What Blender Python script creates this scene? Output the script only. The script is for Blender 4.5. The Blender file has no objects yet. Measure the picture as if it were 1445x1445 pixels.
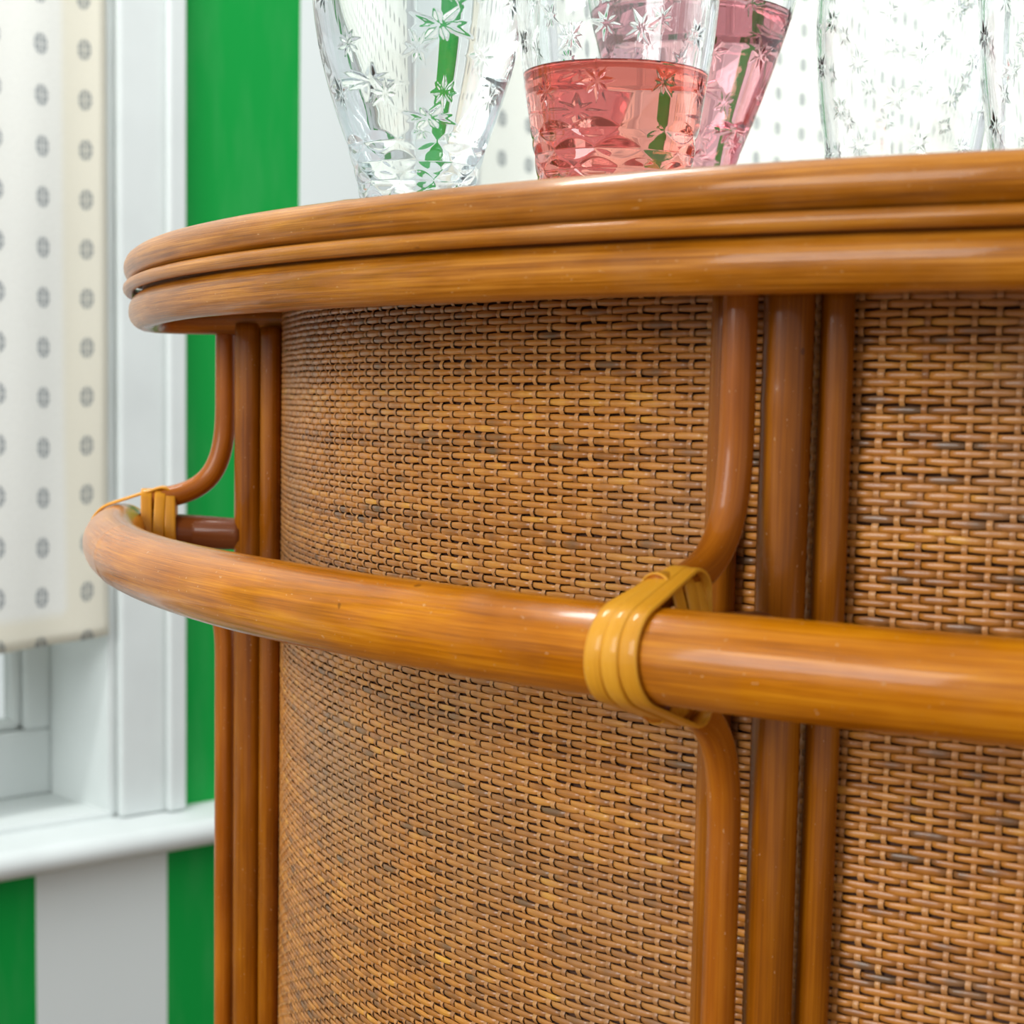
import bpy, math, random
import numpy as np
from mathutils import Vector, Matrix

random.seed(7)
rng = np.random.default_rng(11)
scn = bpy.context.scene
col = scn.collection
PI = math.pi

# ------------------------------------------------------------------ camera
FPX, PITCH, ROLL, CX, CY = 2605.1, 0.1077, 0.0192, 722.5, 846.6     # focal length and principal point in photo pixels
EYE = np.array([0.0, 0.0, 1.0])
_c, _s = math.cos(PITCH), math.sin(PITCH)
_r0 = np.array([1.0, 0, 0]); _u0 = np.array([0, _s, _c]); FWD = np.array([0, _c, -_s])
RIGHT = math.cos(ROLL) * _r0 + math.sin(ROLL) * _u0
UP = -math.sin(ROLL) * _r0 + math.cos(ROLL) * _u0

def ray(px, py):
    return FWD + RIGHT * ((px - CX) / FPX) - UP * ((py - CY) / FPX)

def project(p):
    q = np.asarray(p, float) - EYE
    d = q @ FWD
    return CX + FPX * (q @ RIGHT) / d, CY - FPX * (q @ UP) / d, d

cam = bpy.data.cameras.new('camera')
cam_ob = bpy.data.objects.new('camera', cam)
col.objects.link(cam_ob)
cam.sensor_fit = 'HORIZONTAL'; cam.sensor_width = 36.0
cam.lens = FPX / 1445 * 36.0
cam.shift_y = (CY - 722.5) / 1445
cam.clip_start = 0.02; cam.clip_end = 60
cam_ob.matrix_world = Matrix(((RIGHT[0], UP[0], -FWD[0], EYE[0]), (RIGHT[1], UP[1], -FWD[1], EYE[1]),
                              (RIGHT[2], UP[2], -FWD[2], EYE[2]), (0, 0, 0, 1)))
cam.dof.use_dof = True
cam.dof.focus_distance = 0.77
cam.dof.aperture_fstop = 17.0
scn.camera = cam_ob

# ------------------------------------------------------------------ world, lights, exposure
scn.view_settings.view_transform = 'Standard'
scn.view_settings.look = 'None'
scn.view_settings.exposure = 0.22
scn.view_settings.gamma = 1.0
scn.view_settings.use_curve_mapping = False
scn.cycles.use_denoising = True
scn.cycles.max_bounces = 32
scn.cycles.transmission_bounces = 32
scn.cycles.glossy_bounces = 12
scn.cycles.diffuse_bounces = 5
scn.cycles.transparent_max_bounces = 16

world = bpy.data.worlds.new('daylight'); scn.world = world
world.use_nodes = True
bg = world.node_tree.nodes['Background']
bg.inputs[0].default_value = (0.93, 0.97, 1.0, 1)
bg.inputs[1].default_value = 0.70

def area(name, loc, target, sx, sy, power, color):
    l = bpy.data.lights.new(name, 'AREA'); l.shape = 'RECTANGLE'; l.size = sx; l.size_y = sy
    l.energy = power; l.color = color
    o = bpy.data.objects.new(name, l); col.objects.link(o)
    o.location = loc
    o.rotation_euler = (Vector(target) - Vector(loc)).to_track_quat('-Z', 'Y').to_euler()
    return o

lamp = area('rail_highlight_light', (-0.60, 1.40, 2.42), (-0.60, 1.40, 0.0), 0.95, 0.20, 24, (0.99, 1.0, 0.98))
lamp.rotation_euler = (0, 0, math.radians(43))          # added strip light for the rail highlight, set along the window wall
area('front_fill_light', (-2.2, -1.0, 1.85), (0.1, 1.0, 0.9), 1.2, 1.4, 50, (0.99, 1.0, 0.99))  # added fill for the bar front, from behind the camera on the left
area('side_window_daylight', (2.7, 1.3, 1.75), (0.4, 1.05, 1.0), 1.8, 1.5, 16, (0.98, 1.0, 1.0))

# ------------------------------------------------------------------ helpers
def link(o, parent=None):
    col.objects.link(o)
    if parent is not None:
        o.parent = parent
    return o

def thing(name, label, cat, loc=(0, 0, 0), group=None, kind=None):
    o = bpy.data.objects.new(name, None); o.empty_display_size = 0.05
    o.location = loc; link(o)
    tag(o, label, cat, group, kind)
    return o

def tag(o, label=None, cat=None, group=None, kind=None):
    if label: o['label'] = label
    if cat: o['category'] = cat
    if group: o['group'] = group
    if kind: o['kind'] = kind
    return o

def mesh(name, v, f, mat=None, uv=None, smooth=True):
    m = bpy.data.meshes.new(name)
    m.from_pydata([tuple(map(float, p)) for p in v], [], [tuple(map(int, q)) for q in f])
    if uv is not None:
        l = m.uv_layers.new(name='UVMap')
        idx = np.empty(len(m.loops), dtype=np.int32); m.loops.foreach_get('vertex_index', idx)
        if isinstance(uv, tuple):            # per loop uv given directly
            l.data.foreach_set('uv', np.asarray(uv[0], np.float32).ravel())
        else:
            l.data.foreach_set('uv', np.asarray(uv, np.float32)[idx].ravel())
    if mat: m.materials.append(mat)
    if smooth: m.polygons.foreach_set('use_smooth', np.ones(len(m.polygons), bool))
    m.update()
    return m

def obj(name, m, parent=None, loc=None):
    """A mesh object given in world coordinates; below a parent Empty the offset is taken off."""
    o = bpy.data.objects.new(name, m); link(o, parent)
    base = Vector((0, 0, 0))
    p = parent
    while p is not None:
        base += Vector(p.location); p = p.parent
    o.location = (Vector(loc) if loc is not None else Vector((0, 0, 0))) - base
    return o

def tube_arrays(path, rad, seg=20, closed=False, cap=True, up=(0, 0, 1), flat=None):
    """Sweep a circle (or an ellipse: flat=(a,b) factors) along a path. UV = (length, angle) in metres / turns."""
    P = np.asarray(path, float); n = len(P)
    R = np.full(n, rad, float) if np.isscalar(rad) else np.asarray(rad, float)
    if closed:
        T = np.roll(P, -1, 0) - np.roll(P, 1, 0)
    else:
        T = np.gradient(P, axis=0)
    T /= np.linalg.norm(T, axis=1)[:, None]
    upv = np.asarray(up, float)
    A = np.cross(T, upv)
    bad = np.linalg.norm(A, axis=1) < 1e-4
    A[bad] = np.cross(T[bad], (0.31, 0.95, 0.05))
    A /= np.linalg.norm(A, axis=1)[:, None]
    B = np.cross(A, T)
    L = np.concatenate([[0], np.cumsum(np.linalg.norm(np.diff(P, axis=0), axis=1))])
    a = np.arange(seg) / seg * 2 * PI
    fa, fb = flat if flat else (1, 1)
    V = P[:, None] + R[:, None, None] * (fa * np.cos(a)[None, :, None] * A[:, None] + fb * np.sin(a)[None, :, None] * B[:, None])
    V = V.reshape(-1, 3)
    F = []; UV = []
    ring = n if closed else n - 1
    tot = L[-1] + (np.linalg.norm(P[0] - P[-1]) if closed else 0)
    for i in range(ring):
        j = (i + 1) % n
        l0 = L[i]; l1 = L[j] if j else tot
        for k in range(seg):
            k2 = (k + 1) % seg
            F.append((i * seg + k, i * seg + k2, j * seg + k2, j * seg + k))
            UV += [(l0, k / seg), (l0, (k + 1) / seg), (l1, (k + 1) / seg), (l1, k / seg)]
    if cap and not closed:
        F.append(tuple(range(seg - 1, -1, -1))); UV += [(0, k / seg) for k in range(seg)]
        F.append(tuple((n - 1) * seg + k for k in range(seg))); UV += [(L[-1], k / seg) for k in range(seg)]
    return V, F, UV

def tube(name, path, rad, mat, parent, seg=20, closed=False, cap=True, **kw):
    V, F, UV = tube_arrays(path, rad, seg, closed, cap, **kw)
    return obj(name, mesh(name, V, F, mat, (UV,)), parent)

def box_arrays(lo, hi, frame):
    """Axis box in a local frame: frame(a, b, c) -> world."""
    v = [frame(x, y, z) for x in (lo[0], hi[0]) for y in (lo[1], hi[1]) for z in (lo[2], hi[2])]
    f = [(0, 1, 3, 2), (4, 6, 7, 5), (0, 4, 5, 1), (2, 3, 7, 6), (0, 2, 6, 4), (1, 5, 7, 3)]
    return v, f

def boxes(name, lst, frame, mat, parent=None, bevel=0.0, segs=2):
    V, F = [], []
    for lo, hi in lst:
        v, f = box_arrays(lo, hi, frame)
        F += [tuple(i + len(V) for i in q) for q in f]; V += v
    m = mesh(name, V, F, mat, smooth=False)
    import bmesh
    bm = bmesh.new(); bm.from_mesh(m); bmesh.ops.recalc_face_normals(bm, faces=bm.faces); 
    if bevel:
        bmesh.ops.bevel(bm, geom=list(bm.edges), offset=bevel, segments=segs, affect='EDGES', profile=0.6)
    bm.to_mesh(m); bm.free()
    return obj(name, m, parent)

# ------------------------------------------------------------------ materials
def srgb(r, g, b):
    def f(c):
        c /= 255
        return c / 12.92 if c <= 0.04045 else ((c + 0.055) / 1.055) ** 2.4
    return (f(r), f(g), f(b), 1)

class NT:
    def __init__(self, name):
        self.m = bpy.data.materials.new(name); self.m.use_nodes = True
        self.t = self.m.node_tree; self.n = self.t.nodes
        self.b = self.n['Principled BSDF']
    def new(self, typ, **kw):
        n = self.n.new(typ)
        for k, v in kw.items():
            if k.startswith('in_'):
                n.inputs[int(k[3:])].default_value = v
            else:
                setattr(n, k, v)
        return n
    def l(self, a, b): self.t.links.new(a, b)
    def val(self, x, sock):
        if isinstance(x, (int, float)): sock.default_value = x
        else: self.l(x, sock)
    def math(self, op, a, b=0.0, clamp=False):
        n = self.new('ShaderNodeMath', operation=op); n.use_clamp = clamp
        self.val(a, n.inputs[0]); self.val(b, n.inputs[1]); return n.outputs[0]
    def mix(self, fac, a, b, mode='MIX'):
        n = self.new('ShaderNodeMix', data_type='RGBA', blend_type=mode)
        self.val(fac, n.inputs[0])
        for x, s in ((a, n.inputs[6]), (b, n.inputs[7])):
            if isinstance(x, tuple): s.default_value = x
            else: self.l(x, s)
        return n.outputs[2]
    def ramp(self, fac, stops, interp='LINEAR'):
        n = self.new('ShaderNodeValToRGB'); cr = n.color_ramp; cr.interpolation = interp
        while len(cr.elements) < len(stops): cr.elements.new(0.5)
        for e, (p, c) in zip(cr.elements, stops): e.position = p; e.color = c
        self.l(fac, n.inputs[0]); return n.outputs[0]
    def noise(self, vec, scale, detail=3, rough=0.5):
        n = self.new('ShaderNodeTexNoise'); n.inputs['Scale'].default_value = scale
        n.inputs['Detail'].default_value = detail; n.inputs['Roughness'].default_value = rough
        if vec is not None: self.l(vec, n.inputs['Vector'])
        return n.outputs[0]
    def mapping(self, vec, scale, loc=(0, 0, 0)):
        n = self.new('ShaderNodeMapping'); n.inputs['Scale'].default_value = scale; n.inputs['Location'].default_value = loc
        self.l(vec, n.inputs['Vector']); return n.outputs[0]
    def bump(self, h, strength, dist):
        n = self.new('ShaderNodeBump'); n.inputs['Strength'].default_value = strength; n.inputs['Distance'].default_value = dist
        self.l(h, n.inputs['Height']); self.l(n.outputs[0], self.b.inputs['Normal'])

def cane_mat(name, light, mid, dark, rough=0.3, streak=1.0, wear=0.35):
    """Varnished rattan cane: long grain streaks, blotches, worn paler patches, small dark knots."""
    t = NT(name)
    uv = t.new('ShaderNodeUVMap').outputs[0]
    oi = t.new('ShaderNodeObjectInfo')
    cmb = t.new('ShaderNodeCombineXYZ'); t.l(oi.outputs['Random'], cmb.inputs[2])
    off = t.new('ShaderNodeVectorMath', operation='MULTIPLY_ADD')
    t.l(cmb.outputs[0], off.inputs[0]); off.inputs[1].default_value = (0, 0, 37.0); t.l(uv, off.inputs[2])
    v = off.outputs[0]
    g1 = t.noise(t.mapping(v, (8, 42, 1)), 1.0, 5, 0.68)
    g2 = t.noise(t.mapping(v, (26, 230, 1)), 1.0, 3, 0.7)
    bl = t.noise(t.mapping(v, (14, 3.0, 1)), 1.0, 3, 0.55)
    mixg = t.math('ADD', t.math('MULTIPLY', g1, 0.45 * streak), t.math('MULTIPLY', g2, 0.45 * streak))
    mixg = t.math('ADD', mixg, t.math('MULTIPLY', bl, 0.55))
    mixg = t.math('SUBTRACT', mixg, 0.45 * streak + 0.275 - 0.5)
    c = t.ramp(mixg, [(0.22, dark), (0.5, mid), (0.78, light)])
    # worn, greyer patches and pale scratches
    obc = t.new('ShaderNodeTexCoord').outputs['Object']
    w = t.noise(obc, 11, 5, 0.62)
    wf = t.math('MULTIPLY', t.math('SUBTRACT', w, 0.50, True), 3.0 * wear, True)
    c = t.mix(wf, c, srgb(172, 128, 88))
    sp = t.noise(t.mapping(v, (420, 55, 1)), 1.0, 2, 0.5)
    sf = t.math('MULTIPLY', t.math('GREATER_THAN', sp, 0.735), 0.45)
    c = t.mix(sf, c, srgb(226, 190, 140))
    kn = t.noise(t.mapping(v, (95, 9, 1), (3.1, 5.7, 0)), 1.0, 1, 0.4)
    kf = t.math('MULTIPLY', t.math('GREATER_THAN', kn, 0.80), 0.55)
    c = t.mix(kf, c, srgb(70, 36, 14))
    t.l(c, t.b.inputs['Base Color'])
    rr = t.math('ADD', rough - 0.08, t.math('MULTIPLY', w, 0.16))
    t.l(rr, t.b.inputs['Roughness'])
    t.b.inputs['Coat Weight'].default_value = 0.26
    t.b.inputs['Coat Roughness'].default_value = 0.08
    t.b.inputs['Specular IOR Level'].default_value = 0.12
    t.bump(t.math('ADD', g2, t.math('MULTIPLY', bl, 0.5)), 0.25, 0.0006)
    return t.m

M = {}
M['rim'] = cane_mat('rim_cane', srgb(206, 138, 48), srgb(166, 98, 14), srgb(102, 52, 3), 0.30, 1.9, 0.5)
M['rail'] = cane_mat('rail_cane', srgb(222, 146, 26), srgb(184, 106, 3), srgb(122, 60, 1), 0.19, 1.5, 0.28)
M['post'] = cane_mat('post_cane', srgb(182, 112, 16), srgb(144, 79, 3), srgb(94, 44, 1), 0.25, 1.1, 0.08)
M['bracket'] = cane_mat('bracket_cane', srgb(196, 120, 28), srgb(160, 86, 10), srgb(112, 52, 3), 0.24, 0.9, 0.08)
M['strap'] = cane_mat('binding_cane', srgb(234, 174, 62), srgb(218, 150, 36), srgb(178, 112, 18), 0.33, 0.6, 0.2)
M['stub'] = cane_mat('stub_cane', srgb(156, 92, 48), srgb(128, 68, 26), srgb(94, 44, 14), 0.28, 0.6, 0.1)

def strand_mat(name, cols, rough, bumpy=0.3):
    t = NT(name)
    oi = t.new('ShaderNodeObjectInfo').outputs['Random']
    uv = t.new('ShaderNodeUVMap').outputs[0]
    cmb = t.new('ShaderNodeCombineXYZ'); t.l(oi, cmb.inputs[1])
    add = t.new('ShaderNodeVectorMath', operation='MULTIPLY_ADD')
    t.l(cmb.outputs[0], add.inputs[0]); add.inputs[1].default_value = (0, 900, 0); t.l(uv, add.inputs[2])
    seg = t.noise(t.mapping(add.outputs[0], (46, 0.35, 1)), 1.0, 2, 0.6)     # colour drifts along each strand
    fac = t.math('ADD', t.math('MULTIPLY', oi, 0.42), t.math('MULTIPLY', t.math('SUBTRACT', seg, 0.5), 1.25))
    fac = t.math('ADD', fac, 0.26)
    c = t.ramp(fac, cols)
    fib = t.noise(t.mapping(add.outputs[0], (90, 1900, 1)), 1.0, 3, 0.6)
    c = t.mix(t.math('MULTIPLY', t.math('SUBTRACT', 0.62, fib, True), 0.9, True), c, srgb(88, 48, 20))
    obc = t.new('ShaderNodeNewGeometry').outputs['Position']
    big = t.noise(obc, 9, 3, 0.6)
    c = t.mix(t.math('MULTIPLY', t.math('SUBTRACT', big, 0.46, True), 2.2, True), c, srgb(150, 112, 76))
    t.l(c, t.b.inputs['Base Color'])
    t.b.inputs['Roughness'].default_value = rough
    t.b.inputs['Coat Weight'].default_value = 0.2
    t.b.inputs['Coat Roughness'].default_value = 0.2
    t.bump(fib, bumpy, 0.0003)
    return t.m

M['weft'] = strand_mat('weft_cane', [(0.08, srgb(112, 82, 52)), (0.26, srgb(160, 98, 32)), (0.50, srgb(192, 122, 44)),
                                     (0.72, srgb(206, 136, 52)), (0.93, srgb(228, 164, 58))], 0.38)
M['warp'] = strand_mat('warp_cane', [(0.1, srgb(158, 100, 48)), (0.5, srgb(200, 138, 76)), (0.9, srgb(212, 152, 84))], 0.42)

t = NT('panel_backing'); nz = t.noise(t.new('ShaderNodeTexCoord').outputs['Object'], 60, 3)
t.l(t.ramp(nz, [(0.3, srgb(58, 30, 14)), (0.7, srgb(84, 46, 22))]), t.b.inputs['Base Color']); t.b.inputs['Roughness'].default_value = 0.8
M['backing'] = t.m
t = NT('tabletop_wood'); tc = t.new('ShaderNodeTexCoord').outputs['Object']
nz = t.noise(t.mapping(tc, (3, 60, 40)), 1.0, 4)
t.l(t.ramp(nz, [(0.3, srgb(120, 66, 26)), (0.7, srgb(164, 98, 44))]), t.b.inputs['Base Color']); t.b.inputs['Roughness'].default_value = 0.4
M['table'] = t.m

def paint(name, c, rough=0.45, bump=0.05):
    t = NT(name); tc = t.new('ShaderNodeTexCoord').outputs['Object']
    n1 = t.noise(tc, 14, 3)
    d = tuple(x * 0.94 for x in c[:3]) + (1,)
    t.l(t.ramp(n1, [(0.3, d), (0.7, c)]), t.b.inputs['Base Color'])
    t.b.inputs['Roughness'].default_value = rough
    t.bump(t.noise(t.mapping(tc, (60, 60, 8)), 1.0, 3), bump, 0.001)
    return t.m
M['trim'] = paint('white_gloss_paint', srgb(208, 214, 212), 0.6)
M['floor'] = paint('floor_boards', srgb(104, 76, 54), 0.5)

# ------------------------------------------------------------------ the striped wall (runs away to the right at about 45 degrees)
ALPHA = math.radians(46.8)
ES = np.array([math.sin(ALPHA), math.cos(ALPHA), 0.0])         # along the wall, to the right and away
EN = np.array([math.cos(ALPHA), -math.sin(ALPHA), 0.0])        # out of the wall into the room
EZ = np.array([0, 0, 1.0])
_k = ray(236, 1330); W0 = EYE + _k * (2.30 / _k[1]); W0[2] = 0.0

def wall_frame(s, o, z):
    return W0 + ES * s + EN * o + EZ * z

def on_wall(px, py, off=0.0):
    """Wall coordinates (s, z) of a photo pixel on the plane standing off from the wall by off."""
    k = ray(px, py)
    t_ = ((W0 + EN * off - EYE) @ EN) / (k @ EN)
    p = EYE + k * t_
    return float((p - W0) @ ES), float(p[2])

S_MIN, S_MAX, CEIL = -2.2, 4.6, 2.45
win1_r, _ = on_wall(161, 700)          # right edges of the openings
win1_l = win1_r - 0.95
win2_l = on_wall(668, 150)[0]; win2_r = win2_l + 2.6
win_b = on_wall(200, 1150)[1] - 0.0
win_t = 2.2
stripe_x = [on_wall(51, 1350)[0], on_wall(236, 1330)[0], on_wall(423, 150)[0]]
sw = 0.5 * (stripe_x[2] - stripe_x[0])
bounds = [stripe_x[0] - k * sw for k in range(12, 0, -1)] + stripe_x + [win2_l + 0.03 + k * sw for k in range(0, 26)]
bounds = [b for b in bounds if S_MIN < b < S_MAX]
i_green = bounds.index(stripe_x[1])      # green begins at this boundary

t = NT('striped_wallpaper')
uvn = t.new('ShaderNodeUVMap').outputs[0]
sx = t.new('ShaderNodeSeparateXYZ'); t.l(uvn, sx.inputs[0])
GREEN, WHITE = srgb(2, 148, 58), srgb(220, 227, 225)
# odd / even stripe: count the boundaries to the left
cnt = None
for b in bounds:
    g = t.math('GREATER_THAN', sx.outputs[0], b)
    cnt = g if cnt is None else t.math('ADD', cnt, g)
par = t.math('MODULO', t.math('ADD', cnt, float((i_green) % 2) + 0.01), 2.0)
isg = t.math('GREATER_THAN', par, 0.5)
c = t.mix(isg, WHITE, GREEN)
nz = t.noise(t.mapping(uvn, (30, 6, 1)), 1.0, 4)
c = t.mix(t.math('MULTIPLY', t.math('SUBTRACT', nz, 0.45, True), 0.12), c, srgb(200, 214, 205))
t.l(c, t.b.inputs['Base Color']); t.b.inputs['Roughness'].default_value = 0.6; t.b.inputs['Specular IOR Level'].default_value = 0.15
M['wall'] = t.m

WALL_T = 0.20
cells = [(S_MIN, win1_l, 0, CEIL), (win1_l, win1_r, 0, win_b), (win1_l, win1_r, win_t, CEIL), (win1_r, win2_l, 0, CEIL),
         (win2_l, win2_r, 0, win_b), (win2_l, win2_r, win_t, CEIL), (win2_r, S_MAX, 0, CEIL)]
V, F, UV = [], [], []
for a, b, z0, z1 in cells:
    v, f = box_arrays((a, -WALL_T, z0), (b, 0.0, z1), wall_frame)
    F += [tuple(i + len(V) for i in q) for q in f]; V += v
    UV += [(s_, z_) for s_ in (a, b) for o_ in (0, 1) for z_ in (z0, z1)]
o = obj('wall_back', mesh('wall_back', V, F, M['wall'], UV, smooth=False))
tag(o, 'wall papered in wide green and white vertical stripes behind the bar', 'wall', kind='structure')

o = boxes('floor', [((-3.5, -2.5, -0.05), (5.0, 5.5, 0.0))], lambda a, b, c_: np.array([a, b, c_]), M['floor'])
tag(o, 'plain floor under the rattan bar', 'floor', kind='structure')

# chair rail / sill moulding that runs along the wall under the windows
def sill_profile():
    pts = [(0.0, -0.052), (0.012, -0.050), (0.020, -0.040)]
    for k in range(13):
        a = -PI / 2 + PI * k / 12
        pts.append((0.062 + 0.017 * math.cos(a), -0.017 + 0.017 * math.sin(a)))
    pts.append((0.0, 0.004))
    return pts
pr = sill_profile(); V, F = [], []
ss = [S_MIN, win2_r + 0.5]
for s_ in ss:
    V += [wall_frame(s_, a, win_b + b) for a, b in pr]
n = len(pr)
F = [(i, (i + 1) % n, n + (i + 1) % n, n + i) for i in range(n)] + [tuple(range(n)), tuple(range(2 * n - 1, n - 1, -1))]
o = obj('trim_1', mesh('trim_1', V, F, M['trim'], smooth=False))
tag(o, 'white painted rounded sill moulding running below the windows', 'trim', kind='structure')

t = NT('window_glass')
for nn in [x for x in t.n if x.type == 'BSDF_PRINCIPLED']: t.n.remove(nn)
gl = t.new('ShaderNodeBsdfGlossy'); gl.inputs['Roughness'].default_value = 0.02
tr = t.new('ShaderNodeBsdfTransparent'); tr.inputs[0].default_value = (0.93, 0.95, 0.93, 1)
mx = t.new('ShaderNodeMixShader'); mx.inputs[0].default_value = 0.06
t.l(tr.outputs[0], mx.inputs[1]); t.l(gl.outputs[0], mx.inputs[2]); t.l(mx.outputs[0], t.n['Material Output'].inputs[0])
M['pane'] = t.m

def window(name, l, r, label):
    w = thing(name, label, 'window', wall_frame(0.5 * (l + r), 0, win_b), kind='structure')
    fr = wall_frame
    cw = 0.088
    for a, b in ((l - cw, l), (r, r + cw)):
        boxes('casing', [((a, 0.0005, win_b + 0.004), (b, 0.016, win_t + cw))], fr, M['trim'], w, 0.004)
        boxes('casing_bead', [((a if a < l - 0.01 else b - 0.026, 0.016, win_b + 0.004), (a + 0.026 if a < l - 0.01 else b, 0.026, win_t + cw))], fr, M['trim'], w, 0.005, 3)
    boxes('casing', [((l, 0.0005, win_t), (r, 0.016, win_t + cw))], fr, M['trim'], w, 0.004)
    d = -0.135
    for a, b in ((l, l + 0.012), (r - 0.012, r)):
        boxes('jamb', [((a, -WALL_T + 0.01, win_b), (b, 0.004, win_t))], fr, M['trim'], w, 0.003)
    boxes('head_jamb', [((l, -WALL_T + 0.01, win_t - 0.012), (r, 0.004, win_t))], fr, M['trim'], w, 0.003)
    boxes('inner_sill', [((l, -WALL_T + 0.01, win_b - 0.002), (r, 0.004, win_b + 0.012))], fr, M['trim'], w, 0.003)
    li, ri, bi, ti = l + 0.012, r - 0.012, win_b + 0.012, win_t - 0.012
    st, rb = 0.036, 0.085
    sash = boxes('sash', [((li, d - 0.04, bi + rb), (li + st, d, ti - st)), ((ri - st, d - 0.04, bi + rb), (ri, d, ti - st)),
                          ((li, d - 0.04, bi), (ri, d, bi + rb)), ((li, d - 0.04, ti - st), (ri, d, ti)),
                          ((li + st, d - 0.04, bi + 0.72), (ri - st, d, bi + 0.76))], fr, M['trim'], w, 0.005, 2)
    boxes('glazing_bead', [((li + st, d - 0.034, bi + rb), (li + st + 0.014, d - 0.010, bi + 0.72)),
                           ((ri - st - 0.014, d - 0.034, bi + rb), (ri - st, d - 0.010, bi + 0.72)),
                           ((li + st, d - 0.034, bi + rb), (ri - st, d - 0.010, bi + rb + 0.014))], fr, M['trim'], w, 0.006, 3)
    for z0, z1 in ((bi + rb, bi + 0.72), (bi + 0.76, ti - st)):
        boxes('pane', [((li + st, d - 0.026, z0), (ri - st, d - 0.022, z1))], fr, M['pane'], w)
    return w
window('window_1', win1_l, win1_r, 'white painted sash window with its blind partly drawn, beside the green stripe')
window('window_2', win2_l, win2_r, 'wide white window behind the drinking glasses, covered by a printed blind')

# ------------------------------------------------------------------ printed blinds
t = NT('printed_linen')
for nn in [x for x in t.n if x.type == 'BSDF_PRINCIPLED']: t.n.remove(nn)
uvn = t.new('ShaderNodeUVMap').outputs[0]
sp = t.new('ShaderNodeSeparateXYZ'); t.l(uvn, sp.inputs[0])
PU, PV = 0.058, 0.0575
du = t.math('MULTIPLY', t.math('SUBTRACT', t.math('FRACT', t.math('DIVIDE', sp.outputs[0], PU)), 0.5), PU)
dv = t.math('MULTIPLY', t.math('SUBTRACT', t.math('FRACT', t.math('DIVIDE', sp.outputs[1], PV)), 0.5), PV)
def sq(x): return t.math('MULTIPLY', x, x)
ell = t.math('LESS_THAN', t.math('ADD', sq(t.math('DIVIDE', du, 0.0085)), sq(t.math('DIVIDE', dv, 0.0120))), 1.0)
adu = t.math('ABSOLUTE', du); adv = t.math('ABSOLUTE', dv)
cross = t.math('MULTIPLY', t.math('GREATER_THAN', adu, 0.0009), t.math('GREATER_THAN', adv, 0.0009))
gaps = t.math('MULTIPLY', t.math('GREATER_THAN', t.math('ABSOLUTE', t.math('SUBTRACT', adu, 0.0042)), 0.0007),
              t.math('GREATER_THAN', t.math('ABSOLUTE', t.math('SUBTRACT', adv, 0.0060)), 0.0007))
motif = t.math('MULTIPLY', t.math('MULTIPLY', ell, cross), t.math('ADD', t.math('MULTIPLY', gaps, 0.40), 0.30))
wv = t.noise(t.mapping(uvn, (500, 500, 1)), 1.0, 2)
lin = t.ramp(wv, [(0.35, srgb(234, 234, 229)), (0.65, srgb(246, 246, 242))])
att = t.new('ShaderNodeAttribute'); att.attribute_name = 'hem'
lin = t.mix(t.math('MULTIPLY', att.outputs['Fac'], 0.55), lin, srgb(236, 230, 210))
colr = t.mix(motif, lin, srgb(92, 108, 118))
df = t.new('ShaderNodeBsdfDiffuse'); tl = t.new('ShaderNodeBsdfTranslucent')
t.l(colr, df.inputs[0]); t.l(colr, tl.inputs[0])
mx = t.new('ShaderNodeMixShader'); mx.inputs[0].default_value = 0.42
t.l(df.outputs[0], mx.inputs[1]); t.l(tl.outputs[0], mx.inputs[2]); t.l(mx.outputs[0], t.n['Material Output'].inputs[0])
M['linen'] = t.m

def blind(name, l, r, zb, zt, off, label, sag, u0, v0):
    nu, nv = 90, 110
    V, UV, H = [], [], []
    for side in (0, 1):
        for j in range(nv + 1):
            for i in range(nu + 1):
                a = i / nu; b = j / nv
                s_ = l + (r - l) * a
                z_ = zb + (zt - zb) * b
                low = max(0.0, 1 - (z_ - zb) / 0.35)
                z2 = z_ + sag(s_) * low ** 1.3
                wob = 0.004 * math.sin(s_ * 55 + 1.3 * math.sin(z_ * 3)) + 0.0035 * math.sin(s_ * 23 + z_ * 1.7)
                wob += 0.006 * low * math.sin(s_ * 40 + z_ * 9)
                o_ = off + wob * 0.55 - 0.0012 * side
                p = wall_frame(s_, o_, z2)
                V.append(p)
                UV.append((s_ - u0 + 0.004 * math.sin(z_ * 4.0), z_ - v0 + 0.003 * math.sin(s_ * 30)))
                H.append(1.0 if (r - s_) < 0.052 or (z_ - zb) < 0.032 else 0.0)
    F = []
    k = nu + 1; h = k * (nv + 1)
    for j in range(nv):
        for i in range(nu):
            a = j * k + i
            F.append((a, a + 1, a + k + 1, a + k)); F.append((h + a, h + a + k, h + a + k + 1, h + a + 1))
    edge = [i for i in range(nu)] 
    for i in range(nu):
        F.append((i, h + i, h + i + 1, i + 1)); b0 = nv * k + i; F.append((b0, b0 + 1, h + b0 + 1, h + b0))
    for j in range(nv):
        a = j * k; F.append((a, a + k, h + a + k, h + a)); a = j * k + nu; F.append((a, h + a, h + a + k, a + k))
    m = mesh(name, V, F, M['linen'], UV)
    at = m.attributes.new('hem', 'FLOAT', 'POINT'); at.data.foreach_set('value', np.asarray(H, np.float32))
    return tag(obj(name, m), label, 'blind')

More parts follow.
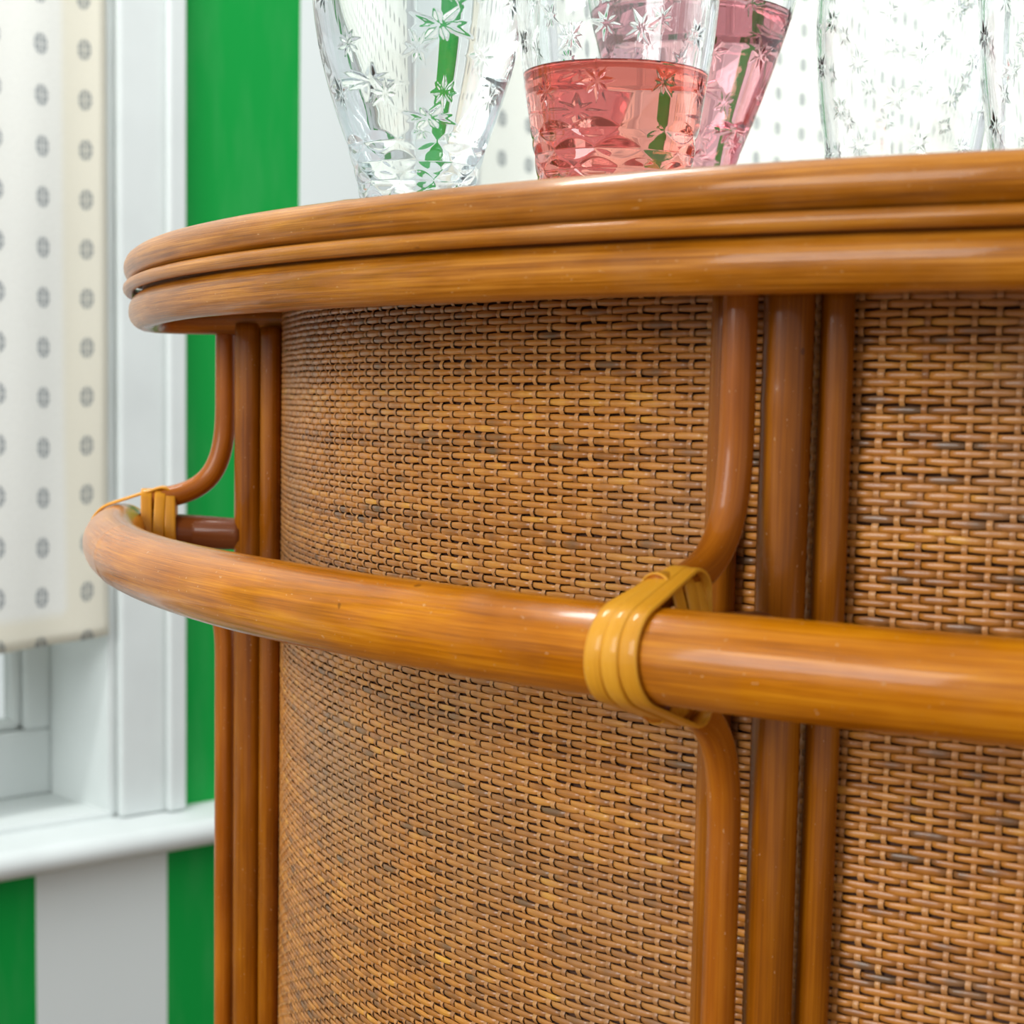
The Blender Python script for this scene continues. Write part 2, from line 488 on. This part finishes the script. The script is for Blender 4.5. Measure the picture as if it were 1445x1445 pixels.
OFFB = 0.013
for l_, r_, pw in ((win1_l, win1_r, 3), (win2_l, win2_r, 66)):      # sky light falling in from outside each window
    o_ = wall_frame(0.5 * (l_ + r_), -0.75, 1.75)
    area('sky_light_outside', tuple(o_), tuple(o_ + EN), (r_ - l_) * 0.95, 0.95, pw, (0.96, 0.985, 1.0))
_, b_z = on_wall(141, 896, OFFB)
b_r = min(on_wall(151, 500, OFFB)[0], win1_r - 0.003)
_, b_z0 = on_wall(0, 913, OFFB); s_l0, _ = on_wall(0, 913, OFFB)
pu, pv = on_wall(120, 420, OFFB)
blind('roman_blind', win1_l + 0.014, b_r, b_z, win_t - 0.02, OFFB,
      'cream linen blind with small blue-grey motifs hanging in the window beside the green stripe',
      lambda s_: -0.012 * min(1.0, max(0.0, (b_r - s_) / 0.14)) ** 0.8, pu - PU / 2, pv - PV / 2)
blind('roman_blind', win2_l + 0.014, win2_r - 0.014, 0.95, win_t - 0.02, -0.06,
      'bright white printed linen blind in the wide window behind the drinking glasses', lambda s_: 0.0, 0.0, 0.0)

# ------------------------------------------------------------------ the rattan bar
C = np.array([0.4472, 1.0954])
R0 = 0.58                       # woven panel radius
ZT = 1.0                        # eye height: bar heights are given relative to it

def pol(R, deg, z):
    a = math.radians(deg)
    return np.array([C[0] + R * math.cos(a), C[1] + R * math.sin(a), z + ZT])

def deg_at(R, z, px, lo=190.0, hi=262.0):
    """Angle on the circle R at height z that shows at photo column px (near branch)."""
    for _ in range(50):
        m = 0.5 * (lo + hi)
        if project(pol(R, m, z))[0] < px: lo = m
        else: hi = m
    return 0.5 * (lo + hi)

Z_FLOOR = -ZT
ZU, RU, TU = 0.0637, 0.6562, 0.0076
ZL, RL, TL = 0.0421, 0.6523, 0.0092
ZH, RH, TH = -0.0768, 0.6697, 0.0151
Z_UNDER = ZL - TL
Z_TOP = 0.0672
PHI_A, PHI_B = 185.0, 330.0

bar = thing('rattan_bar', 'curved rattan drinks bar with woven cane front panels and a bent cane handrail', 'bar', (C[0], C[1], 0.0))

def rim_path(R, z, corner=0.03):
    A = [pol(R, a, z) for a in np.linspace(PHI_A, PHI_B, 260)]
    pts = []
    def fillet(p_prev, p, p_next, rad):
        d0 = (p_prev - p) / np.linalg.norm(p_prev - p); d1 = (p_next - p) / np.linalg.norm(p_next - p)
        a = p + d0 * rad; b = p + d1 * rad
        return [(1 - u) ** 2 * a + 2 * u * (1 - u) * p + u * u * b for u in np.linspace(0, 1, 14)]
    # arc from the first to the last corner, then the straight back edge
    k = 1
    arc = [p for p in A if np.linalg.norm(p - A[0]) > corner and np.linalg.norm(p - A[-1]) > corner]
    f1 = fillet(arc[-1], A[-1], A[0], corner)
    f0 = fillet(A[-1], A[0], arc[0], corner)
    back = [f1[-1] + (f0[0] - f1[-1]) * u for u in np.linspace(0, 1, 40)[1:-1]]
    return np.array(arc + f1 + back + f0)

def cane_radius(path, r, amp=0.018, step=0.28, seed=0, node=0.03):
    """Slightly uneven cane with swollen nodes."""
    P = np.asarray(path); L = np.concatenate([[0], np.cumsum(np.linalg.norm(np.diff(P, axis=0), axis=1))])
    g = np.random.default_rng(seed)
    ph = g.random(4) * 6.28
    rr = r * (1 + amp * (np.sin(L * 21 + ph[0]) * 0.5 + np.sin(L * 47 + ph[1]) * 0.3 + np.sin(L * 9 + ph[2]) * 0.6))
    x = g.random() * step
    while x < L[-1]:
        rr += r * node * np.exp(-((L - x) / 0.004) ** 2); x += step * (0.8 + 0.4 * g.random())
    return rr

p = rim_path(RU, ZU); tube('upper_rim_cane', p, cane_radius(p, TU, seed=1), M['rim'], bar, 24, True)
p = rim_path(0.6612, 0.0532); tube('rim_beading', p, cane_radius(p, 0.0031, seed=2), M['rim'], bar, 14, True)
p = rim_path(RL, ZL); tube('lower_rim_cane', p, cane_radius(p, TL, seed=3), M['rim'], bar, 24, True)

p = rim_path(RU - 0.002, 0.0)
n = len(p)
V = [(*q[:2], ZT + Z_TOP) for q in p] + [(*q[:2], ZT + 0.0500) for q in p]
F = [tuple(range(n)), tuple(range(2 * n - 1, n - 1, -1))] + [(i, n + i, n + (i + 1) % n, (i + 1) % n) for i in range(n)]
obj('tabletop', mesh('tabletop', V, F, M['table'], smooth=False), bar)

# handrail
a = np.linspace(183.0, 332.0, 420)
p = np.array([pol(RH, x, ZH) for x in a])
rr = cane_radius(p, TH, amp=0.010, step=0.33, seed=4, node=0.018)
e = np.minimum(np.arange(len(a)), np.arange(len(a))[::-1]); rr = rr * np.where(e < 5, np.sqrt(np.clip(1 - ((5 - e) / 5.0) ** 2, 0.02, 1)), 1)
tube('handrail', p, rr, M['rail'], bar, 32)

# ---- the clusters of upright canes
R_POST, T_POST = R0 + 0.0180, 0.0085
R_STK, T_STK = R0 + 0.0066, 0.0058
R_BRK, T_BRK = R0 + 0.0318, 0.0058
near_post = deg_at(R_POST, 0.0, 1111.5)
far_post = 187.0
step = near_post - far_post
posts = [far_post, near_post, near_post + step, near_post + 2 * step]

def upright(name, R, deg, r, mat, top=Z_UNDER + 0.006, seed=0, seg=18):
    zs = np.concatenate([np.linspace(top, -0.45, 120), np.linspace(-0.46, Z_FLOOR, 20)])
    p = np.array([pol(R, deg + 0.05 * math.sin(z * 9 + seed), z) for z in zs])
    return tube(name, p, cane_radius(p, r, amp=0.02, step=0.26, seed=seed, node=0.03), mat, bar, seg, up=(math.cos(math.radians(deg)), math.sin(math.radians(deg)), 0))

def arc_bracket(deg, sgn, seed):
    """Upright rod that bends outwards to the rail arm; sgn=+1 above the arm, -1 below it."""
    zc = ZH + sgn * 0.0178
    R_end = RH - 0.0125
    top = Z_UNDER + 0.004 if sgn > 0 else Z_FLOOR
    rb = 0.031
    pts = [pol(R_BRK, deg, z) for z in np.linspace(top, zc + sgn * rb * 1.7, 50 if sgn > 0 else 90)]
    # smooth bend: vertical then almost radial
    P0 = np.array([R_BRK, zc + sgn * rb * 1.7]); P1 = np.array([R_BRK, zc + sgn * rb * 0.45]); P2 = np.array([R_BRK + 0.010, zc + sgn * 0.003]); P3 = np.array([R_end, zc])
    for u in np.linspace(0, 1, 26)[1:]:
        q = (1 - u) ** 3 * P0 + 3 * u * (1 - u) ** 2 * P1 + 3 * u * u * (1 - u) * P2 + u ** 3 * P3
        pts.append(pol(q[0], deg, q[1]))
    p = np.array(pts)
    tang = (-math.sin(math.radians(deg)), math.cos(math.radians(deg)), 0)
    return tube('bracket', p, cane_radius(p, T_BRK, 0.02, 0.2, seed, 0.02), M['bracket'], bar, 18, up=tang)

def hull(pts):
    pts = sorted(map(tuple, pts)); 
    def half(ps):
        h = []
        for q in ps:
            while len(h) > 1 and (h[-1][0] - h[-2][0]) * (q[1] - h[-2][1]) - (h[-1][1] - h[-2][1]) * (q[0] - h[-2][0]) <= 0: h.pop()
            h.append(q)
        return h[:-1]
    return half(pts) + half(pts[::-1])

def resample(pts, n):
    P = np.array(pts + [pts[0]]); L = np.concatenate([[0], np.cumsum(np.linalg.norm(np.diff(P, axis=0), axis=1))])
    x = np.linspace(0, L[-1], n, endpoint=False)
    return np.stack([np.interp(x, L, P[:, k]) for k in range(2)], 1)

def ribbon(name, loop3, widthv, w, th, mat, parent):
    """Closed flat strip: centre loop (n,3), local width direction (n,3) and outward direction from the loop."""
    n = len(loop3); P = np.asarray(loop3)
    T = np.roll(P, -1, 0) - np.roll(P, 1, 0); T /= np.linalg.norm(T, axis=1)[:, None]
    Wd = np.asarray(widthv); N = np.cross(T, Wd); N /= np.linalg.norm(N, axis=1)[:, None]
    cen = P.mean(0)
    if ((P - cen) * N).sum() < 0: N = -N
    prof = [(-1, 0.0), (-0.95, 0.8), (-0.7, 1.0), (0.7, 1.0), (0.95, 0.8), (1, 0.0)]
    V, UV, F = [], [], []
    m = len(prof)
    for a_, h_ in prof:
        V.append(P + Wd * (a_ * w / 2) + N * (h_ * th))
    V = np.stack(V, 1).reshape(-1, 3)
    L = np.concatenate([[0], np.cumsum(np.linalg.norm(np.diff(P, axis=0), axis=1))])
    uv = []
    for i in range(n):
        j = (i + 1) % n
        for k in range(m):
            k2 = (k + 1) % m
            F.append((i * m + k, i * m + k2, j * m + k2, j * m + k))
            l1 = L[j] if j else L[-1] + 0.001
            uv += [(L[i], k / m), (L[i], (k + 1) / m), (l1, (k + 1) / m), (l1, k / m)]
    return obj(name, mesh(name, V, F, mat, (uv,)), parent)

def lashing(deg, rail_deg, seed):
    """Cane binding: strips that loop round the rail and the bracket ends, and turns wound round the bundle behind it."""
    er = np.array([math.cos(math.radians(deg)), math.sin(math.radians(deg)), 0]); et = np.array([-er[1], er[0], 0])
    base = thing_part('lashing', bar, pol(RH, deg, ZH))
    circ = lambda c0, c1, r, k=28: [(c0 + r * math.cos(x), c1 + r * math.sin(x)) for x in np.linspace(0, 2 * PI, k, endpoint=False)]
    zc = 0.0178
    lead = math.radians(rail_deg - deg) * RH                  # the strips cross the rail a little to one side
    # strips round the rail and back over the bracket ends
    for k, off in enumerate((-0.0094, -0.0030, 0.0034)):
        H = hull(circ(0, 0, TH * 1.02 + 0.0002, 60) + circ(-0.0235, zc, T_BRK + 0.0006) + circ(-0.0235, -zc, T_BRK + 0.0006))
        q = resample(H, 130)
        fan = (0.85, 0.55, 0.25)[k]
        loop = [pol(RH, deg, ZH) + er * a_ + EZ * b_ + et * ((lead + off) * (1 - np.clip(-(a_ - 0.004) / 0.026, 0, 1) * fan)
                + (0.06, 0.0, -0.05)[k] * b_) for a_, b_ in q]
        ribbon('binding_strip', loop, np.repeat(et[None], len(loop), 0), 0.0066, 0.0013 + 0.0003 * (k == 1), M['strap'], base)
    # turns round the bundle (bracket, arm, bracket)
    for k, off in enumerate((-0.0155, -0.0219, -0.0283)):
        H = hull(circ(0, zc, T_BRK, 24) + circ(0, -zc, T_BRK, 24) + circ(0, 0, 0.0110, 24))
        q = resample(H, 80)
        loop = [pol(RH, deg, ZH) + er * (off + 0.03 * b_ * (-1) ** k) + et * a_ + EZ * b_ for a_, b_ in q]
        ribbon('binding_strip', loop, np.repeat(er[None], len(loop), 0), 0.0063, 0.0007 + 0.0002 * (k == 1), M['strap'], base)
    return base

def thing_part(name, parent, loc):
    o = bpy.data.objects.new(name, None); o.empty_display_size = 0.02
    link(o, parent); o.location = Vector(loc) - Vector(parent.location)
    return o

for i, dg in enumerate(posts):
    upright('post', R_POST, dg, T_POST, M['post'], seed=10 + i, seg=22)
    upright('edge_cane', R_STK, dg + 1.08, T_STK, M['post'], top=(Z_UNDER + 0.006 if i else 0.0372 - 0.0005), seed=20 + i)
    upright('edge_cane', R_STK, dg - 3.0, T_STK, M['post'], seed=30 + i)
    bd = dg - 1.05
    arc_bracket(bd, 1, 40 + i); arc_bracket(bd, -1, 50 + i)
    p = np.array([pol(x, dg + (bd - dg) * min(1, (x - R_POST) / 0.03), ZH) for x in np.linspace(R_POST + 0.003, RH - 0.008, 24)])
    tube('rail_arm', p, cane_radius(p, 0.0106, 0.02, 0.2, 60 + i) * np.linspace(0.80, 1.04, 24).clip(0, 1), M['stub'], bar, 20)
    lashing(bd, deg_at(RH + TH, ZH, 876) - near_post + dg if i else bd, 70 + i)

# ---- woven cane panels
PITCH_Z = 0.00283
COLW = 0.0078
DCOL = math.degrees(COLW / R0)

def weft_mesh(name, ncol, parity, var, lo=False):
    """One flat strand, running over and under the warps of a panel; its own origin is the bar's axis."""
    g = np.random.default_rng(var * 7 + parity)
    spc = 4 if lo else 10
    n = ncol * spc + 1
    x = np.arange(n) / spc                                   # in columns
    ph = np.cos(PI * (x + parity))
    dd = np.abs(((x + parity) % 2.0) - 1.0)                  # 0 where it dives under a warp, 1 on top of the next
    u_ = np.clip(dd / 0.42, 0, 1); sh = -1.0 + 1.55 * u_ * u_ * (3 - 2 * u_) + 0.45 * dd
    jit = 1 + 0.12 * np.interp(x, np.arange(ncol + 2), g.normal(size=ncol + 2))
    rad = R0 - 0.00005 + 0.00072 * sh * jit
    hh = (0.00128 + 0.00014 * ph) * (1 + 0.06 * np.interp(x, np.arange(ncol + 2), g.normal(size=ncol + 2)))
    dz = 0.00022 * np.interp(x, np.arange(0, ncol + 6, 3), g.normal(size=len(np.arange(0, ncol + 6, 3))))
    ang = np.radians(x * DCOL)
    prof = [(-1, -0.15), (-0.80, 0.68), (0, 1.0), (0.80, 0.68), (1, -0.15), (0, -0.9)] if not lo else [(-1, 0.0), (0, 1.0), (1, 0.0)]
    m = len(prof); V = np.zeros((n, m, 3)); UV = []
    for k, (a_, b_) in enumerate(prof):
        r_ = rad + b_ * 0.00052
        V[:, k] = np.stack([r_ * np.cos(ang), r_ * np.sin(ang), dz + a_ * hh], 1)
    V = V.reshape(-1, 3)
    uv = np.stack([np.repeat(x * COLW, m), np.tile(np.array([q[0] for q in prof]) * 0.0013, n)], 1)
    F = []
    mm = m if not lo else m - 1
    for i in range(n - 1):
        for k in range(mm):
            k2 = (k + 1) % m
            F.append((i * m + k, (i + 1) * m + k, (i + 1) * m + k2, i * m + k2))
    return V, F, uv

def warp_mesh(name, nrow, parity, ztop):
    n = nrow * 3 + 1
    y = np.arange(n) / 3.0
    ph = np.cos(PI * (y + parity))
    rad = R0 + 0.00012 - 0.00074 * ph
    w = 0.00118 + 0.00008 * np.sin(y * 0.7)
    z = ztop - y * PITCH_Z
    prof = [(-1, 0.0), (0, 0.8), (1, 0.0)]
    m = 3; V = np.zeros((n, m, 3))
    for k, (a_, b_) in enumerate(prof):
        V[:, k] = np.stack([rad + b_ * 0.0004, a_ * w, z], 1)
    F = [(i * m + k, i * m + k + 1, (i + 1) * m + k + 1, (i + 1) * m + k) for i in range(n - 1) for k in range(m - 1)]
    uv = np.stack([np.repeat(y * PITCH_Z, m), np.tile(np.array([-1, 0, 1]) * 0.0012, n)], 1)
    return V.reshape(-1, 3), F, uv

def panel(d0, d1, rows_shown, strands=True):
    ncol = int((d1 - d0) / DCOL)
    # backing sheet
    V, F = [], []
    aa = np.linspace(d0 - 0.3, d1 + 0.3, 60)
    for R in (R0 - 0.0014, R0 - 0.0045):
        for z in (Z_UNDER + 0.012, Z_FLOOR + 0.06):
            V += [pol(R, x, z) for x in aa]
    k = len(aa)
    for i in range(k - 1):
        F += [(i, k + i, k + i + 1, i + 1), (2 * k + i, 2 * k + i + 1, 3 * k + i + 1, 3 * k + i), (i, i + 1, 2 * k + i + 1, 2 * k + i), (k + i, 3 * k + i, 3 * k + i + 1, k + i + 1)]
    pan = obj('woven_panel', mesh('woven_panel', V, F, M['backing']), bar)
    if not strands: return pan
    loc = Vector((C[0], C[1], 0)) - (Vector(bar.location) + Vector(pan.location))
    wm = {}
    for par_ in (0, 1):
        for v_ in range(4):
            Vv, Ff, uv = weft_mesh('weft_strand', ncol, par_, v_)
            wm[par_, v_] = mesh('weft_strand', Vv, Ff, M['weft'], uv)
    ztop = ZT + Z_UNDER + 0.012
    for r in range(rows_shown):
        o = bpy.data.objects.new('weft_strand', wm[r % 2, random.randrange(4)])
        link(o, pan)
        o.location = loc + Vector((0, 0, ztop - r * PITCH_Z + random.gauss(0, 0.00008)))
        o.rotation_euler = (0, 0, math.radians(d0))
        o.scale = (1, 1, random.uniform(0.90, 1.08))
    total = int((ztop - 0.08) / PITCH_Z)
    # strands further down the panel, below the frame
    AV, AF, AU = [], [], []; base = 0
    cache = {q: weft_mesh('w', ncol, q, 9, True) for q in (0, 1)}
    ca, sa = math.cos(math.radians(d0)), math.sin(math.radians(d0)); Rm = np.array([[ca, sa, 0], [-sa, ca, 0], [0, 0, 1]])
    for r in range(rows_shown, total):
        Vv, Ff, uv = cache[r % 2]
        AV.append(Vv @ Rm + np.array([C[0], C[1], ztop - r * PITCH_Z])); AF.append(np.array(Ff) + base); AU.append(uv + np.array([r * 0.37, r * 5.1])); base += len(Vv)
    o = obj('lower_weave', mesh('lower_weave', np.concatenate(AV), np.concatenate(AF), M['weft'], np.concatenate(AU)), None)
    o.parent = pan; o.location = -(Vector(bar.location) + Vector(pan.location))
    o['kind'] = 'stuff'
    pm = {}
    for par_ in (0, 1):
        Vv, Ff, uv = warp_mesh('warp_strand', total, par_, 0.0)
        pm[par_] = mesh('warp_strand', Vv, Ff, M['warp'], uv)
    for cidx in range(ncol + 1):
        o = bpy.data.objects.new('warp_strand', pm[cidx % 2]); link(o, pan)
        o.location = loc + Vector((0, 0, ztop))
        o.rotation_euler = (0, 0, math.radians(d0 + cidx * DCOL + random.gauss(0, 0.02)))
        o.scale = (1, random.uniform(0.85, 1.15), 1)
    return pan

panel(posts[0] - 0.2, posts[1] - 0.6, 150)
panel(posts[1] + 0.1, posts[2] - 0.6, 104)
panel(posts[2] + 0.1, posts[3] - 0.6, 0, strands=False)
# foot ring on the floor
p = np.array([pol(R0 + 0.018, x, Z_FLOOR + 0.045) for x in np.linspace(posts[0], posts[3], 200)])
tube('foot_cane', p, 0.012, M['post'], bar, 14)

# ------------------------------------------------------------------ cut glass tumblers
t = NT('cut_crystal')
for nn in [x for x in t.n if x.type == 'BSDF_PRINCIPLED']: t.n.remove(nn)
g = t.new('ShaderNodeBsdfGlass'); g.inputs['IOR'].default_value = 1.5; g.inputs['Roughness'].default_value = 0.0
g.inputs['Color'].default_value = (0.985, 0.99, 0.99, 1)
t.l(g.outputs[0], t.n['Material Output'].inputs[0]); M['crystal'] = t.m

def wine_mat(name, c):
    t = NT(name)
    for nn in [x for x in t.n if x.type == 'BSDF_PRINCIPLED']: t.n.remove(nn)
    g = t.new('ShaderNodeBsdfGlass'); g.inputs['IOR'].default_value = 1.34
    g.inputs['Color'].default_value = c; g.inputs['Roughness'].default_value = 0.0
    t.l(g.outputs[0], t.n['Material Output'].inputs[0]); return t.m
M['coral'] = wine_mat('coral_drink', srgb(255, 206, 196))
M['rose'] = wine_mat('rose_drink', srgb(251, 218, 222))
M['water'] = wine_mat('clear_drink', srgb(252, 254, 254))

PROF_A = [(0, .0225), (.004, .0235), (.017, .0242), (.040, .0296), (.0615, .0369), (.083, .0427), (.1015, .0455), (.125, .0468), (.150, .0470)]
PROF_B = [(0, .0265), (.004, .0280), (.015, .0312), (.033, .0345), (.060, .0387), (.090, .0428), (.115, .0445), (.135, .0447), (.155, .0440)]

PROF_C = [(0, .0200), (.004, .0205), (.020, .0208), (.047, .0250), (.080, .0368), (.110, .0472), (.130, .0530), (.150, .0562)]

def smooth_prof(prof, h):
    hs = np.array([p[0] for p in prof]); rs = np.array([p[1] for p in prof])
    h = np.asarray(h, float)
    # monotone cubic (Catmull-Rom style) interpolation
    m_ = np.gradient(rs, hs)
    i = np.clip(np.searchsorted(hs, h) - 1, 0, len(hs) - 2)
    d = hs[i + 1] - hs[i]; u = np.clip((h - hs[i]) / d, 0, 1)
    return ((1 + 2 * u) * (1 - u) ** 2) * rs[i] + u * (1 - u) ** 2 * d * m_[i] + u * u * (3 - 2 * u) * rs[i + 1] + u * u * (u - 1) * d * m_[i + 1]

WALLG = 0.0032
H_IN = 0.014

def glass_mesh(name, prof, seed):
    g = np.random.default_rng(seed)
    nt, nz = 680, 310
    top = prof[-1][0]
    th = np.arange(nt) / nt * 2 * PI
    h = np.linspace(0.0012, top, nz)
    r = smooth_prof(prof, h)
    TH_, HH = np.meshgrid(th, h); RR = np.repeat(r[:, None], nt, 1)
    D = np.zeros_like(RR)
    # star cuts: eight tapering V grooves each
    k = 0
    for row, hc in enumerate(np.arange(0.059, top - 0.008, 0.0208)):
        nst = 9
        for q in range(nst):
            tc = (q + 0.5 * (row % 2)) / nst * 2 * PI + g.normal() * 0.05
            hq = hc + g.normal() * 0.0016
            rc = float(smooth_prof(prof, hq))
            size = 0.0088 * g.uniform(0.8, 1.12)
            dt = (TH_ - tc + PI) % (2 * PI) - PI
            a_ = dt * rc; b_ = HH - hq
            mask = (np.abs(a_) < size * 1.1) & (np.abs(b_) < size * 1.1)
            if not mask.any(): continue
            aa, bb = a_[mask], b_[mask]
            best = np.zeros_like(aa); rot = g.uniform(0, PI / 4)
            for s_ in range(8):
                an = rot + s_ * PI / 4; L = size * (1.0 if s_ % 2 == 0 else 0.72)
                u = aa * math.cos(an) + bb * math.sin(an); w = np.abs(-aa * math.sin(an) + bb * math.cos(an))
                x = np.clip(u / L, 0, 1)
                wid = 0.0021 * np.clip(1 - x, 0, 1) * np.clip(0.35 + 1.8 * x, 0, 1) + 1e-6
                gr = np.where((u > -0.0002) & (u < L), np.clip(1 - w / wid, 0, 1) * wid * 0.55, 0)
                best = np.maximum(best, gr)
            D[mask] = np.maximum(D[mask], best)
    # rings of lens-shaped cuts round the foot
    for row, hc in enumerate((0.0095, 0.0175, 0.0255, 0.0335, 0.0415)):
        nl = 11
        for q in range(nl):
            tc = (q + 0.5 * (row % 2)) / nl * 2 * PI
            dt = (TH_ - tc + PI) % (2 * PI) - PI
            x = dt / (PI / nl * 1.08); y = (HH - hc) / 0.0042
            e = np.clip(1 - x * x, 0, 1)
            cut = np.where((np.abs(x) < 1) & (np.abs(y) < e), (e - np.abs(y)), 0)
            D = np.maximum(D, 0.0011 * cut)
    RR = RR - D
    V = [np.stack([RR * np.cos(TH_), RR * np.sin(TH_), HH], -1).reshape(-1, 3)]
    cs = np.stack([np.cos(th), np.sin(th)], 1)
    # foot ring and bottom centre
    foot = np.concatenate([cs * (prof[0][1] - 0.001), np.zeros((nt, 1))], 1); V.append(foot)
    V.append(np.array([[0, 0, 0.0]]))
    # inside: lip, wall, rounded bottom
    hin = np.concatenate([[top + 0.0008], np.linspace(top - 0.001, H_IN + 0.006, 30), [H_IN + 0.003, H_IN + 0.001]])
    rin = smooth_prof(prof, np.clip(hin, 0, top)) - WALLG
    rin[0] += WALLG * 0.5; rin[-2] -= 0.002; rin[-1] -= 0.005
    for hh_, r_ in zip(hin, rin):
        V.append(np.concatenate([cs * r_, np.full((nt, 1), hh_)], 1))
    V.append(np.array([[0, 0, H_IN]]))
    V = np.concatenate(V)
    i = np.arange(nt); j = (i + 1) % nt
    F = []
    for k in range(nz - 1):
        F.append(np.stack([k * nt + i, k * nt + j, (k + 1) * nt + j, (k + 1) * nt + i], 1))
    b0 = nz * nt; c0 = b0 + nt; in0 = c0 + 1
    F.append(np.stack([b0 + i, b0 + j, j, i], 1))
    F.append(np.stack([(nz - 1) * nt + i, (nz - 1) * nt + j, in0 + j, in0 + i], 1))
    for k in range(len(hin) - 1):
        F.append(np.stack([in0 + k * nt + i, in0 + k * nt + j, in0 + (k + 1) * nt + j, in0 + (k + 1) * nt + i], 1))
    quads = np.concatenate(F).tolist()
    last = in0 + (len(hin) - 1) * nt; cc = last + nt
    tris = [(c0, b0 + int(b), b0 + int(a)) for a, b in zip(i, j)] + [(last + int(a), last + int(b), cc) for a, b in zip(i, j)]
    m = bpy.data.meshes.new(name)
    m.from_pydata(V.tolist(), [], quads + tris)
    m.materials.append(M['crystal'])
    sm = np.ones(len(m.polygons), bool); m.polygons.foreach_set('use_smooth', sm)
    m.update()
    return m

def wine_mesh(name, prof, level, mat):
    nt = 96
    hs = np.concatenate([[H_IN + 0.0008, H_IN + 0.003], np.linspace(H_IN + 0.006, level, 26)])
    rs = smooth_prof(prof, hs) - WALLG + 0.00025
    rs[0] -= 0.005; rs[1] -= 0.002
    th = np.arange(nt) / nt * 2 * PI; cs = np.stack([np.cos(th), np.sin(th)], 1)
    V = [np.array([[0, 0, H_IN - 0.0001]])] + [np.concatenate([cs * r_, np.full((nt, 1), h_)], 1) for h_, r_ in zip(hs, rs)]
    # meniscus: the surface sinks a little towards the middle
    for f_, dz in ((0.97, -0.0009), (0.6, -0.0011)):
        V.append(np.concatenate([cs * rs[-1] * f_, np.full((nt, 1), level + dz)], 1))
    V.append(np.array([[0, 0, level - 0.0011]]))
    V = np.concatenate(V); n = len(hs) + 2
    F = []
    for k in range(n - 1):
        for i in range(nt):
            j = (i + 1) % nt
            F.append((1 + k * nt + i, 1 + k * nt + j, 1 + (k + 1) * nt + j, 1 + (k + 1) * nt + i))
    for i in range(nt):
        j = (i + 1) % nt
        F.append((0, 1 + j, 1 + i)); F.append((1 + (n - 1) * nt + i, 1 + (n - 1) * nt + j, len(V) - 1))
    return mesh(name, V, F, mat)

gm = {'A': glass_mesh('tumbler_body', PROF_A, 3), 'B': glass_mesh('tumbler_body', PROF_B, 5), 'C': glass_mesh('tumbler_body', PROF_C, 8)}
PR = {'A': PROF_A, 'B': PROF_B, 'C': PROF_C}

def tumbler(kind, px, depth, label, level_px=None, wine=None, what=None, turn=0.0, scale=1.0):
    # the pixel gives a direction; the distance is set by where the glass stands on the table
    k = ray(px, 230); q = EYE + k * (depth / (k @ FWD))
    t_ = thing('cut_glass_tumbler', label, 'glass', (q[0], q[1], ZT + Z_TOP + 0.0003), group='cut glass tumblers on the bar')
    o = bpy.data.objects.new('tumbler_body', gm[kind]); link(o, t_)
    o.rotation_euler = (0, 0, turn); o.scale = (scale,) * 3
    if level_px is not None:
        k = ray(px, level_px); z = (EYE + k * (depth / (k @ FWD)))[2] - (ZT + Z_TOP)
        w = bpy.data.objects.new('drink', wine_mesh('drink', PR[kind], min(z / scale, PR[kind][-1][0] - 0.01), wine)); link(w, t_)
        w.scale = (scale,) * 3
        w['label'] = what
    return t_

tumbler('A', 588, 0.82, 'clear cut glass tumbler with star cuts standing before the green and white stripes', -60, M['water'], 'clear drink', 0.2, 1.02)
tumbler('B', 866, 0.755, 'cut glass tumbler half full of coral pink drink', 108, M['coral'], 'coral pink drink', 1.0, 0.945)
tumbler('C', 965, 0.93, 'flared cut glass tumbler filled high with rose pink drink, behind the half full one', 26, M['rose'], 'rose pink drink', 2.1)
tumbler('B', 1272, 0.93, 'clear cut glass tumbler standing between the pink drinks and another clear tumbler', turn=0.5)
tumbler('B', 1512, 0.84, 'clear cut glass tumbler standing farthest along the bar from the green stripe', turn=2.6)
